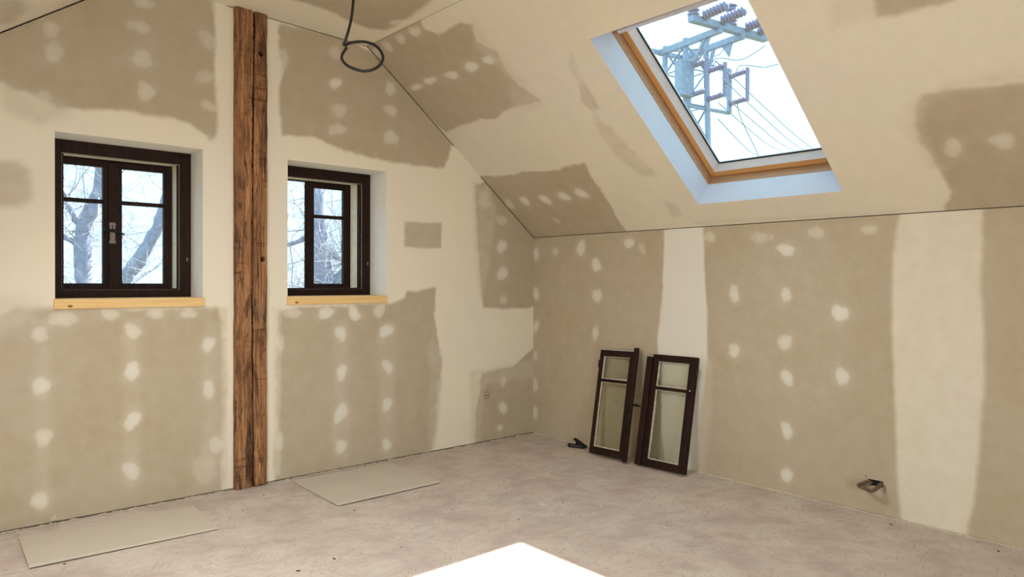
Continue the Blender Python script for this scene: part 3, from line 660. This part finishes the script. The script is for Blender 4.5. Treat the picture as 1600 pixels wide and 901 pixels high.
# sash: stiles and rails are separate lacquered pieces with a slanting inner face
z0, z1, zg = .268, .345, .33; wi, wg = .054, .082
def sash_piece(name, A, B, inward, mat):     # A->B along the outer edge
    bm = bmesh.new(); A = Vector(A); B = Vector(B); d = (B-A).normalized(); i = Vector(inward)
    def sec(P, sgn): return [P + i*.009 + Vector((0,0,z0)), P + d*sgn*wi + i*wi + Vector((0,0,z0)), P + d*sgn*wg + i*wg + Vector((0,0,zg)), P + d*sgn*wg + i*wg + Vector((0,0,z1)), P + i*.006 + Vector((0,0,z1))]
    prism(bm, sec(A, 1), sec(B, -1)); o = mesh_obj(name, bm, mat, sky)
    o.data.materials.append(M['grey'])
    for p in o.data.polygons:                # the slanting inner face carries a painted pale reflection
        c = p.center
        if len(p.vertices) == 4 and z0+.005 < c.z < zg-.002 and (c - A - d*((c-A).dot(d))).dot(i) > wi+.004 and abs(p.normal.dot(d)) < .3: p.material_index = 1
    return o
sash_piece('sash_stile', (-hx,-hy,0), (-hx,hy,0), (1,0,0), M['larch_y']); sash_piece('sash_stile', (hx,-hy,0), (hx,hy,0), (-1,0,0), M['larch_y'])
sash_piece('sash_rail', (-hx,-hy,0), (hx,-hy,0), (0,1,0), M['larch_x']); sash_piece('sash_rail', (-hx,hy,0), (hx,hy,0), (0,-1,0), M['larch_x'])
bm = bmesh.new(); rring(bm, hx-wg+.001, hy-wg+.001, .006, .322, .331); mesh_obj('gasket', bm, M['black'], sky)
bm = bmesh.new(); rring(bm, hx-wg-.006, hy-wg-.006, .005, .326, .332); mesh_obj('spacer', bm, M['alu'], sky)
pane_b = bmesh.new(); box(pane_b, -hx+wg-.01, hx-wg+.01, -hy+wg-.01, hy-wg+.01, .332, .338); mesh_obj('pane', pane_b, M['skyglass'], sky)
bm = bmesh.new(); rring(bm, hx+.09, hy+.09, .10, .30, .37); mesh_obj('flashing', bm, M['alu'], sky)
# ventilation bar across the top
bm = bmesh.new(); yb_ = hy-.128
prism(bm, [(-hx+.03,yb_-.016,.215),(-hx+.03,yb_+.012,.208),(-hx+.03,yb_+.02,.24),(-hx+.03,yb_-.012,.245)], [(hx-.03,yb_-.016,.215),(hx-.03,yb_+.012,.208),(hx-.03,yb_+.02,.24),(hx-.03,yb_-.012,.245)])
mesh_obj('ventilation_bar', bm, M['bar'], sky, bevel=.003)
for q in (-.42, -.28, .28, .42):
    bm = bmesh.new(); box(bm, q-.012, q+.012, yb_-.006, yb_+.008, .238, .275); mesh_obj('bar_bracket', bm, M['steel'], sky)

# ------------------------------------------------------------------ leaning sashes taken out of a window
def lean_matrix(x, y, yaw, lean, roll, z=0.0):
    e = Vector((-math.sin(yaw), -math.cos(yaw), 0)); nr = Vector((-math.cos(yaw), math.sin(yaw), 0)); u = Vector((0,0,1))*math.cos(lean) - nr*math.sin(lean)
    r = e*math.cos(roll) + u*math.sin(roll); v = -e*math.sin(roll) + u*math.cos(roll)
    m = Matrix((r, v.cross(r), v)).transposed().to_4x4(); return Matrix.Translation((x, y, z)) @ m
def old_sash(label, mw, x0, x1, h, l, r, strip, hinges, handle=None, screw=None):
    e = empty('window_sash'); e.matrix_world = mw; tag(e, label, 'window sash', 'old casements leaning on the knee wall')
    tr, br, mz, mh, th = .052, .060, .615, .026, .040
    bm = bmesh.new(); rect_ring(bm, x0, x1, .012, h, l, r, br, tr, 0, th); mesh_obj('frame', bm, M['frame'], e, bevel=.003)
    bm = bmesh.new(); box(bm, x0+.004, x1-.004, .012, .028, h-.002, h+.006); mesh_obj('top_edge', bm, M['cream'], e)
    bm = bmesh.new(); box(bm, x0+l, x1-r, .006, th-.004, mz, mz+mh); mesh_obj('muntin', bm, M['frame_x'], e, bevel=.003)
    gx0, gx1 = x0+l, x1-r
    for z0_, z1_ in ((br+.012, mz), (mz+mh, h-tr)):
        pane_box('pane', e, gx0-.002, gx1+.002, z0_-.002, z1_+.002, .024, M['oldglass'])
        bm = bmesh.new(); w = .009
        for q0, q1, s0, s1 in ((gx0,gx0+w,z0_,z1_),(gx1-.005,gx1,z0_,z1_),(gx0+w,gx1-.005,z0_,z0_+w),(gx0+w,gx1-.005,z1_-.004,z1_)):
            n = 12
            for i in range(n):                       # chipped putty bead
                wob = random.uniform(.6, 1.1)
                if q1-q0 < s1-s0:
                    a0 = s0+(s1-s0)*i/n; a1 = s0+(s1-s0)*(i+1)/n
                    box(bm, q0 if q0 == gx0 else q1-(q1-q0)*wob, q0+(q1-q0)*wob if q0 == gx0 else q1, .010, .024, a0, a1)
                else:
                    a0 = q0+(q1-q0)*i/n; a1 = q0+(q1-q0)*(i+1)/n
                    box(bm, a0, a1, .010, .024, s0, s0+(s1-s0)*wob)
        mesh_obj('putty_bead', bm, M['putty'], e)
    s0, s1, zb, zt, yf_ = strip
    bm = bmesh.new(); box(bm, s0, s1, yf_, yf_+.022, zb, zt); mesh_obj('cover_strip', bm, M['frame'], e, bevel=.004)
    for hx_, hz in hinges:
        s = 1 if hx_ > .2 else -1
        bm = bmesh.new(); tube(bm, [(hx_+s*.008,.012,hz-.032),(hx_+s*.008,.012,hz+.032)], .009, 8); box(bm, min(hx_,hx_+s*.01), max(hx_,hx_+s*.01), .006, .018, hz-.03, hz+.03)
        mesh_obj('hinge', bm, M['iron'], e)
    if handle:
        hx_, hz = handle; bm = bmesh.new()
        tube(bm, [(hx_-.01,-.004,hz),(hx_+.012,-.006,hz),(hx_+.03,-.008,hz),(hx_+.052,-.008,hz-.001),(hx_+.074,-.008,hz-.004)], [.009,.010,.011,.009,.004], 8)
        mesh_obj('handle', bm, M['iron'], e)
    if screw:
        bm = bmesh.new(); tube(bm, [(screw[0],.002,screw[1]),(screw[0],-.003,screw[1])], .006, 8); mesh_obj('screw_head', bm, M['putty'], e)
    return e
old_sash('dark brown glazed window sash nearer the corner, cover strip on its right', lean_matrix(-.222, -.923, .038, .194, .03, .004), 0, .395, .885, .040, .064,
    (.388, .433, -.004, .915, -.024), [(0, .765)], (.433, .455))
old_sash('dark brown glazed window sash further from the corner, cover strip on its left', lean_matrix(-.21, -1.416, .007, .199, .013, .001), .045, .453, .892, .056, .062,
    (.0, .056, .012, .868, -.024), [(.453, .775), (.453, .20)], None, (.425, .635))

# ------------------------------------------------------------------ plasterboard offcuts, clamp, cable outlet, cable
def offcut(label, c, th=.0125, parts=1):
    bm = bmesh.new(); prism(bm, [(x, y, .0008+h) for x, y, h in c], [(x, y, th+h) for x, y, h in c])
    o = mesh_obj('plasterboard_offcut', bm, M['gyps'], bevel=.0012); return tag(o, label, 'plasterboard', 'plasterboard offcuts on the floor')
def fxy(px, py, h=.0125): p = hit(px, py, (0,0,1), h); return p.x, p.y
a = fxy(29, 840); b = fxy(45, 886); c = fxy(340, 824.5); d = (c[0]+a[0]-b[0]+.01, c[1]+a[1]-b[1])
offcut('large grey plasterboard offcut lying under the left window', [(*a, .004), (*b, .007), (*c, .004), (*d, 0)])
a = fxy(457, 750.5); b = fxy(528, 788.5); c = fxy(687, 752.5); d = (c[0]+a[0]-b[0]+.004, c[1]+a[1]-b[1]-.01)
offcut('smaller plasterboard offcut lying right of the post', [(*a, 0), (*b, .006), (*c, .006), (*d, 0)])

def clamp():
    p0 = hit(888, 698, (0,0,1), 0); p1 = hit(917, 701, (0,0,1), 0)
    ax = (p1-p0); ln = ax.length; ax.normalize()
    e = empty('spring_clamp', p0); e.rotation_euler = (0, 0, math.atan2(ax.y, ax.x)); tag(e, 'black spring clamp lying open on the floor beside the leaning sash', 'clamp')
    L = .165
    bm = bmesh.new(); prism(bm, [(x,-.013,z) for x, z in ((0,.008),(.012,.002),(.13,.002),(L,.008),(L+.008,.020),(L-.005,.034),(.12,.026),(.03,.032),(.006,.036),(-.006,.022))],
        [(x,.013,z) for x, z in ((0,.008),(.012,.002),(.13,.002),(L,.008),(L+.008,.020),(L-.005,.034),(.12,.026),(.03,.032),(.006,.036),(-.006,.022))]); mesh_obj('lower_arm', bm, M['black'], e, bevel=.003)
    up = ((.048,.070),(.052,.082),(.060,.085),(.085,.076),(.118,.056),(.150,.036),(.158,.024),(.140,.022),(.120,.034),(.098,.040),(.080,.034),(.072,.024),(.066,.026),(.074,.050),(.068,.062))
    bm = bmesh.new(); prism(bm, [(x,-.011,z) for x, z in up], [(x,.011,z) for x, z in up]); mesh_obj('upper_arm', bm, M['black'], e, bevel=.002)
    bm = bmesh.new(); tube(bm, [(.128,-.017,.026),(.128,.017,.026)], .012, 10); mesh_obj('pivot', bm, M['black'], e)
    bm = bmesh.new(); tube(bm, [(.02,-.016,.021),(.10,-.016,.019),(.128,-.016,.020)], .004, 6); mesh_obj('steel_rod', bm, M['steel'], e)
clamp()

def outlet():
    c0 = hit(1355, 748.5, (1,0,0), 0); c1 = hit(1382, 760, (1,0,0), 0)
    e = empty('cable_outlet', (0, (c0.y+c1.y)/2, (c0.z+c1.z)/2)); tag(e, 'flattened brown cable loop poking out of a slot low in the knee wall', 'cable outlet')
    w = abs(c0.y-c1.y)/2; h = .024
    bm = bmesh.new(); rect_ring(bm, -w, w, -h, h, .006, .006, .005, .005, -.003, .004)
    o = mesh_obj('slot_rim', bm, M['gcore'], e); o.rotation_euler = (0, 0, math.radians(-90))
    bm = bmesh.new(); box(bm, -w+.005, w-.005, -.0012, .001, -h+.004, h-.004); o = mesh_obj('slot', bm, M['black'], e); o.rotation_euler = (0, 0, math.radians(-90))  # flat black sheet painted in for the shade inside the slot
    pts = [(.0, .036, .004), (-.05, .048, 0), (-.092, .060, -.006), (-.112, .056, -.009), (-.138, .012, -.010), (-.162, -.030, -.011), (-.158, -.044, -.010), (-.11, -.046, -.005), (-.05, -.044, .001), (0, -.036, .006)]
    bm = bmesh.new(); tube(bm, spline(pts, 6), .0115, 10); mesh_obj('cable_loop', bm, M['cord'], e, True)
    bm = bmesh.new(); tube(bm, spline([(x*.84, y*.62, z-.006) for x, y, z in pts], 5), .007, 8); mesh_obj('inner_cable', bm, M['tin'], e, True)
    bm = bmesh.new(); tube(bm, [(-.004,-w-.003,-.005),(-.005,-w-.004,-.045)], .0016, 5); mesh_obj('loose_wire', bm, M['black'], e)
    bm = bmesh.new(); tube(bm, [(-.003,w,h),(-.006,w+.012,h+.012)], .0016, 5); mesh_obj('loose_wire', bm, M['black'], e)
outlet()

def ceiling_cable():
    T = 3.85
    top = Vector((far(553, -20, T).x, far(553, -20, T).y, 3.34))
    P = [top, far(553,-30,T), far(552,0,T), far(549.5,25,T-.005), far(545,46,T-.01), far(540,62,T-.015), far(537,69,T-.01), far(540,70.5,T), far(546,67.5,T+.02), far(560,65,T+.03), far(573,66,T+.02), far(586,71,T-.0), far(595,80,T-.03), far(598.5,91,T-.06), far(594,101,T-.08),
         far(583,108.5,T-.10), far(568,111,T-.10), far(552,107,T-.09), far(541,101,T-.07), far(534.5,93,T-.05), far(534.5,86,T-.04), far(538,80,T-.035), far(542,74,T-.03)]
    bm = bmesh.new(); tube(bm, spline(P, 6), .0078, 8)
    o = mesh_obj('ceiling_cable', bm, M['cable'], None, True); tag(o, 'black electric cable hanging from the ceiling, coiled into a loop', 'cable')
ceiling_cable()

# pencilled cross for a socket on the gable wall
c = hit(760, 617, (0,1,0), 0); bm = bmesh.new()
for dx, dz, w, h in ((0,0,.004,.10),(.004,-.004,.085,.004),(-.024,0,.0025,.062),(.026,0,.0025,.058),(0,.028,.062,.0025),(0,-.030,.058,.0025)):
    box(bm, c.x+dx-w/2, c.x+dx+w/2, -.0008, .0002, c.z+dz-h/2, c.z+dz+h/2)
mesh_obj('pencil_mark', bm, M['pencil'], gable)

# crumbs of plaster along the gable wall foot
bm = bmesh.new()
for i in range(900):
    t = random.random(); x = -4.35 + 4.3*t
    if -2.87 < x < -2.61: continue
    dens = .35 + .65*(vnoise(np.array([x]), np.array([0.]), .22)[0] > .45)
    if random.random() > dens: continue
    r = random.uniform(.003, .0095); y = -random.uniform(.0, .028) - r; 
    bmesh.ops.create_icosphere(bm, subdivisions=1, radius=r, matrix=Matrix.Translation((x, y, r*.5)) @ Matrix.Diagonal((random.uniform(1, 2.6), random.uniform(.6, 1.2), random.uniform(.5, .9), 1)))
o = mesh_obj('plaster_crumbs', bm, M['gcore']); tag(o, 'crumbs of plaster along the foot of the gable wall', 'rubble', kind='stuff')
# the little torn paper flake at the wall foot, far left
p = hit(83, 811, (0,1,0), -.006); bm = bmesh.new()
prism(bm, [(p.x-.022,-.004,.016),(p.x+.02,-.006,.014),(p.x+.008,-.012,.065)], [(p.x-.022,-.001,.016),(p.x+.02,-.001,.014),(p.x+.008,-.009,.066)])
o = mesh_obj('paper_flake', bm, M['putty']); tag(o, 'small white torn paper flake at the foot of the wall below the left window', 'paper')
# wood chips scattered on the boards
chips = [(101,881,.011,'against the front edge of the large offcut'),(379,798,.010,'in front of the post, nearer the large offcut'),(412,773,.012,'right at the foot of the post'),(554,797,.010,'just in front of the smaller offcut'),
    (706,796,.008,'to the right of the smaller offcut'),(811,811,.008,'just beyond the tip of the sunlit patch'),(522,873,.012,'left of the sunlit patch, larger of the two'),(627,855,.007,'left of the sunlit patch, smaller of the two'),
    (1392,819,.010,'below the cable outlet'),(1560,861,.012,'at the far right of the photo'),(1255,790,.008,'midway between the leaning sashes and the cable outlet'),(880,785,.008,'in the middle of the floor'),
    (700,690,.007,'near the gable wall, left of the clamp'),(1105,800,.008,'in front of the leaning sashes'),(466,892,.014,'at the bottom edge of the photo')]
for k, (px, py, r, where) in enumerate(chips):
    p = hit(px, py, (0,0,1), 0); bm = bmesh.new(); r *= .72; bmesh.ops.create_icosphere(bm, subdivisions=1, radius=r)
    for v in bm.verts: v.co = Vector((v.co.x*1.5, v.co.y*.6, v.co.z*.35)) * random.uniform(.75, 1.15)
    o = mesh_obj('wood_chip', bm, M['chip']); o.location = (p.x, p.y, r*.26); o.rotation_euler = (0, 0, random.random()*3)
    tag(o, 'tiny dark wood chip ' + where, 'wood chip', 'wood chips scattered on the floor')

# ------------------------------------------------------------------ outdoors
bm = bmesh.new(); quad(bm, (-60,-60,-3), (60,-60,-3), (60,60,-3), (-60,60,-3))
o = mesh_obj('ground', bm, M['ground']); tag(o, 'winter grass around the house', 'ground', kind='structure')
def grow(bm, p, d, ln, r, lvl, maxl, kids):
    n = 5; pts = [p.copy()]; rs = [r]; q = p.copy(); dd = d.normalized()
    for i in range(n):
        dd = (dd + Vector((random.gauss(0,.2), random.gauss(0,.2), random.gauss(.03,.17)))).normalized(); q = q + dd*ln/n; pts.append(q.copy()); rs.append(r*(1-.75*(i+1)/n))
    tube(bm, pts, rs, 4 if lvl > 1 else 6, False)
    if lvl < maxl:
        for k in range(kids):
            t = random.uniform(.15, 1); i = min(int(t*n), n-1); b = pts[i].lerp(pts[i+1], t*n-i)
            s = Vector((random.gauss(0,1), random.gauss(0,1), random.gauss(.15,.8))).normalized()
            grow(bm, b, (dd*.45 + s).normalized(), ln*random.uniform(.42, .7), max(r*.45, .0035), lvl+1, maxl, kids)
def tree(label, trunk, limbs, twig_n, tw_len=1.3, zr=(0, 5)):
    base = trunk[0][0]; e = empty('bare_tree', base); tag(e, label, 'tree', 'bare trees outside the gable windows')
    off = Vector(base)
    def part(name, path, seg=8):
        P = spline([Vector(p)-off for p, r in path], 5); R = []
        for i in range(len(path)-1): R += [path[i][1] + (path[i+1][1]-path[i][1])*k/5 for k in range(5)]
        R.append(path[-1][1]); bm = bmesh.new(); tube(bm, P, R, 10)
        for v in bm.verts: v.co += Vector((random.gauss(0,.012), random.gauss(0,.012), 0))
        mesh_obj(name, bm, M['bark'], e, True); return P
    A = [part('trunk', trunk)] + [part('limb', l) for l in limbs]
    bm = bmesh.new(); cand = [p for P in A for p in P if zr[0] < (p+off).z < zr[1]]
    for i in range(twig_n):
        p = random.choice(cand); d = Vector((random.gauss(0,1), random.gauss(0,.7), random.gauss(.25,.5)))
        grow(bm, p, d, tw_len*random.uniform(.6, 1.5), random.uniform(.008, .015), 0, 2, 5)
    o = mesh_obj('twigs', bm, M['twig'], e); o['kind'] = 'stuff'
tA = 12.0
base = far(152, 500, tA); base.z = -3
tree('forked bare tree with a leaning limb, seen through the left window', [(base, .30), (far(156,600,tA), .26), (far(148,500,tA), .20), (far(133,430,tA), .145), (far(131,360,tA), .135), (far(146,320,tA), .12), (far(158,280,tA), .09), (far(160,180,tA-.3), .08), (far(170,20,tA), .04)],
    [[(far(150,505,tA), .18), (far(192,440,tA), .12), (far(222,398,tA), .11), (far(247,352,tA), .08), (far(262,300,tA), .06), (far(300,200,tA), .05)],
     [(far(131,362,tA), .07), (far(112,330,tA), .055), (far(98,300,tA), .045), (far(60,230,tA), .03)],
     [(far(132,385,tA), .06), (far(105,372,tA), .045), (far(70,350,tA-.2), .03)]], 60, 1.25, (.6, 4.2))
tB = 12.6; base = far(508, 500, tB); base.z = -3
tree('bare tree with a thick straight trunk, seen through the right window', [(base, .30), (far(509,500,tB), .26), (far(506,440,tB), .20), (far(500,400,tB), .16), (far(498,350,tB), .155), (far(496,300,tB), .15), (far(492,240,tB), .12), (far(500,60,tB), .06)],
    [[(far(508,470,tB), .12), (far(524,440,tB), .10), (far(560,400,tB+.3), .05), (far(600,330,tB+.3), .03)],
     [(far(500,392,tB), .06), (far(530,405,tB), .05), (far(560,420,tB-.3), .03)],
     [(far(497,355,tB), .05), (far(470,375,tB), .045), (far(440,385,tB), .03)]], 54, 1.2, (.6, 4.0))
# thicket low behind the open casement
base = far(458, 500, 12.5); base.z = -3
e = empty('bare_bush', base); tag(e, 'dense leafless bush seen low through the open casement of the right window', 'bush')
bm = bmesh.new()
for i in range(9):
    d = Vector((random.gauss(0,.25), random.gauss(0,.25), 1)); grow(bm, Vector((random.gauss(0,.25), random.gauss(0,.25), 0)), d, random.uniform(4.2, 4.9), .022, 0, 2, 12)
o = mesh_obj('twigs', bm, M['twig'], e); o['kind'] = 'stuff'

# lattice pylon seen through the skylight; local axes e1 (along the cross-arm), e2 (away from the house)
ZC = 6.5; az = math.radians(99.8); E1 = Vector((math.sin(az), math.cos(az), 0)); E2 = Vector((-E1.y, E1.x, 0))
K = 1.1; ctr = hit(1090, 80, (0,0,1), ZC)
org = ctr - E1*.24*K + E2*.10
pyl = empty('utility_pylon', (org.x, org.y, -3)); pyl.rotation_euler = Matrix((E1, E2, Vector((0,0,1)))).transposed().to_euler()
tag(pyl, 'galvanised lattice power pylon with insulators seen through the skylight', 'pylon')
H = ZC + 3
def bar(bm, a, b, w=.05, t=None):
    a, b = Vector(a), Vector(b); d = (b-a).normalized(); s = d.cross(Vector((0,0,1))); s = s.normalized() if s.length > .05 else Vector((1,0,0)); u = s.cross(d); t = t or w
    q = lambda p: [p+s*w/2+u*t/2, p-s*w/2+u*t/2, p-s*w/2-u*t/2, p+s*w/2-u*t/2]
    prism(bm, q(a), q(b))
def P1(name, *bars, mat='galv'):
    bm = bmesh.new()
    for b_ in bars: bar(bm, *b_)
    return mesh_obj(name, bm, M[mat], pyl)
R0, R1 = .50, .30
def rad(z): return R0 + (R1-R0)*z/H
for sx in (-1, 1):
    for sy in (-1, 1): P1('tower_leg', ((sx*R0, sy*R0, 0), (sx*R1, sy*R1, H+.12), .085))
zs = [i*.75 for i in range(int(H/.75)+1)]
for i, z in enumerate(zs):
    r, zz = rad(z), min(z+.75, H); r2 = rad(zz)
    for s in (-1, 1):
        f = 1 if i % 2 else -1
        P1('lattice_brace', ((-f*r, s*r, z), (f*r2, s*r2, zz), .05, .012)); P1('lattice_brace', ((s*r, -f*r, z), (s*r2, f*r2, zz), .05, .012))
        P1('lattice_rung', ((-r, s*r, z), (r, s*r, z), .045, .012)); P1('lattice_rung', ((s*r, -r, z), (s*r, r, z), .045, .012))
for x in (-.33, .33): P1('arm_beam', ((x, .45, H), (x, -1.30, H), .10, .12))
P1('cross_arm', ((-1.10, -1.22, H+.10), (1.10, -1.22, H+.10), .14, .13)); P1('cross_arm', ((-.75, .42, H), (.75, .42, H), .08, .08))
for x in (-.33, .33):                       # gusset plates under the beams
    bm = bmesh.new(); prism(bm, [(x-.01,-1.02,H-.05),(x-.01,-.72,H-.05),(x-.01,-.92,H-.34)], [(x+.01,-1.02,H-.05),(x+.01,-.72,H-.05),(x+.01,-.92,H-.34)]); mesh_obj('gusset_plate', bm, M['galv'], pyl)
P1('arm_strut', ((-.3,-.3,H-.75), (-.33,-.9,H-.04), .06)); P1('arm_strut', ((.3,-.3,H-.75), (.33,-.5,H-.04), .06)); P1('arm_strut', ((-.33,.35,H),(.33,-.35,H), .06, .02)); P1('arm_strut', ((.33,.35,H),(-.33,-.35,H), .06, .02))
def insulator(a, b, r=.085, n=8, parent=None):
    a, b = Vector(a), Vector(b); pts = []; rs = []
    for i in range(n):
        for f, rr in ((.0,.45),(.25,1.),(.55,.95),(.8,.45)): pts.append(a.lerp(b, (i+f)/n)); rs.append(r*rr)
    pts.append(b); rs.append(r*.4); bm = bmesh.new(); tube(bm, pts, rs, 10); return mesh_obj('insulator', bm, M['ceram'], pyl, True)
for x in (-1.02, .05, 1.0): insulator((x, -1.22, H+.16), (x, -1.22, H+.62), .12, 6)
for x in (-.78, -.28, .45, .85): insulator((x, -1.28, H+.20), (x+.05, -1.82, H+.24), .10, 7)
# switch frame hung on the tower, three poles
for zz, w in ((H-.36, .07), (H-1.30, .06)): P1('switch_rail', ((-.42, -.32, zz), (1.02, -.32, zz), w))
for x in (-.25, .30, 1.0): P1('switch_post', ((x, -.34, H-.34), (x, -.34, H-1.32), .10, .06))
P1('switch_housing', ((-.45,-.42,H-.42), (-.45,-.42,H-1.15), .36, .20))
for x in (-.25, .30, 1.0):
    for zz in (H-.50, H-1.10): insulator((x, -.38, zz), (x+.02, -.78, zz+.02), .06, 6)
    P1('switch_blade', ((x+.02, -.82, H-.42), (x+.02, -.82, H-1.14), .07, .05), mat='ceram')
def wire_obj(name, pts, r, parent=None, n=8):
    bm = bmesh.new(); tube(bm, spline(pts, n), r, 5); return mesh_obj(name, bm, M['wire'], parent)
inv = None
bpy.context.view_layer.update(); inv = pyl.matrix_world.inverted()
tw = 14.6
for path in ([(1113,97),(1118,92),(1130,91),(1148,94),(1162,92),(1180,82),(1196,71)], [(1150,114),(1153,105),(1160,102),(1178,103),(1195,105),(1216,100)], [(1116,88),(1124,85),(1132,76)], [(1114,104),(1117,97),(1121,97)], [(1153,160),(1153,170),(1162,195),(1180,232),(1190,255)]):
    wire_obj('jumper_wire', [inv @ far(x, y, tw) for x, y in path], .008, pyl)
WL = [((1118,95),(1262,226),'uppermost'), ((1128,122),(1246,228),'second from the top'), ((1134,152),(1228,229),'third from the top'), ((1122,160),(1208,230),'second from the bottom'), ((1122,186),(1178,240),'lowest')]
for a, b, w in WL:
    A, B = far(*a, tw), far(*b, tw+6); C = B + (B-A)*1.2 + Vector((0,0,.5))
    o = wire_obj('overhead_wire', [A, A.lerp(B,.5)-Vector((0,0,.04)), B, C], .010); tag(o, 'thin overhead wire running down from the pylon, %s of five' % w, 'wire', 'overhead wires beyond the skylight')
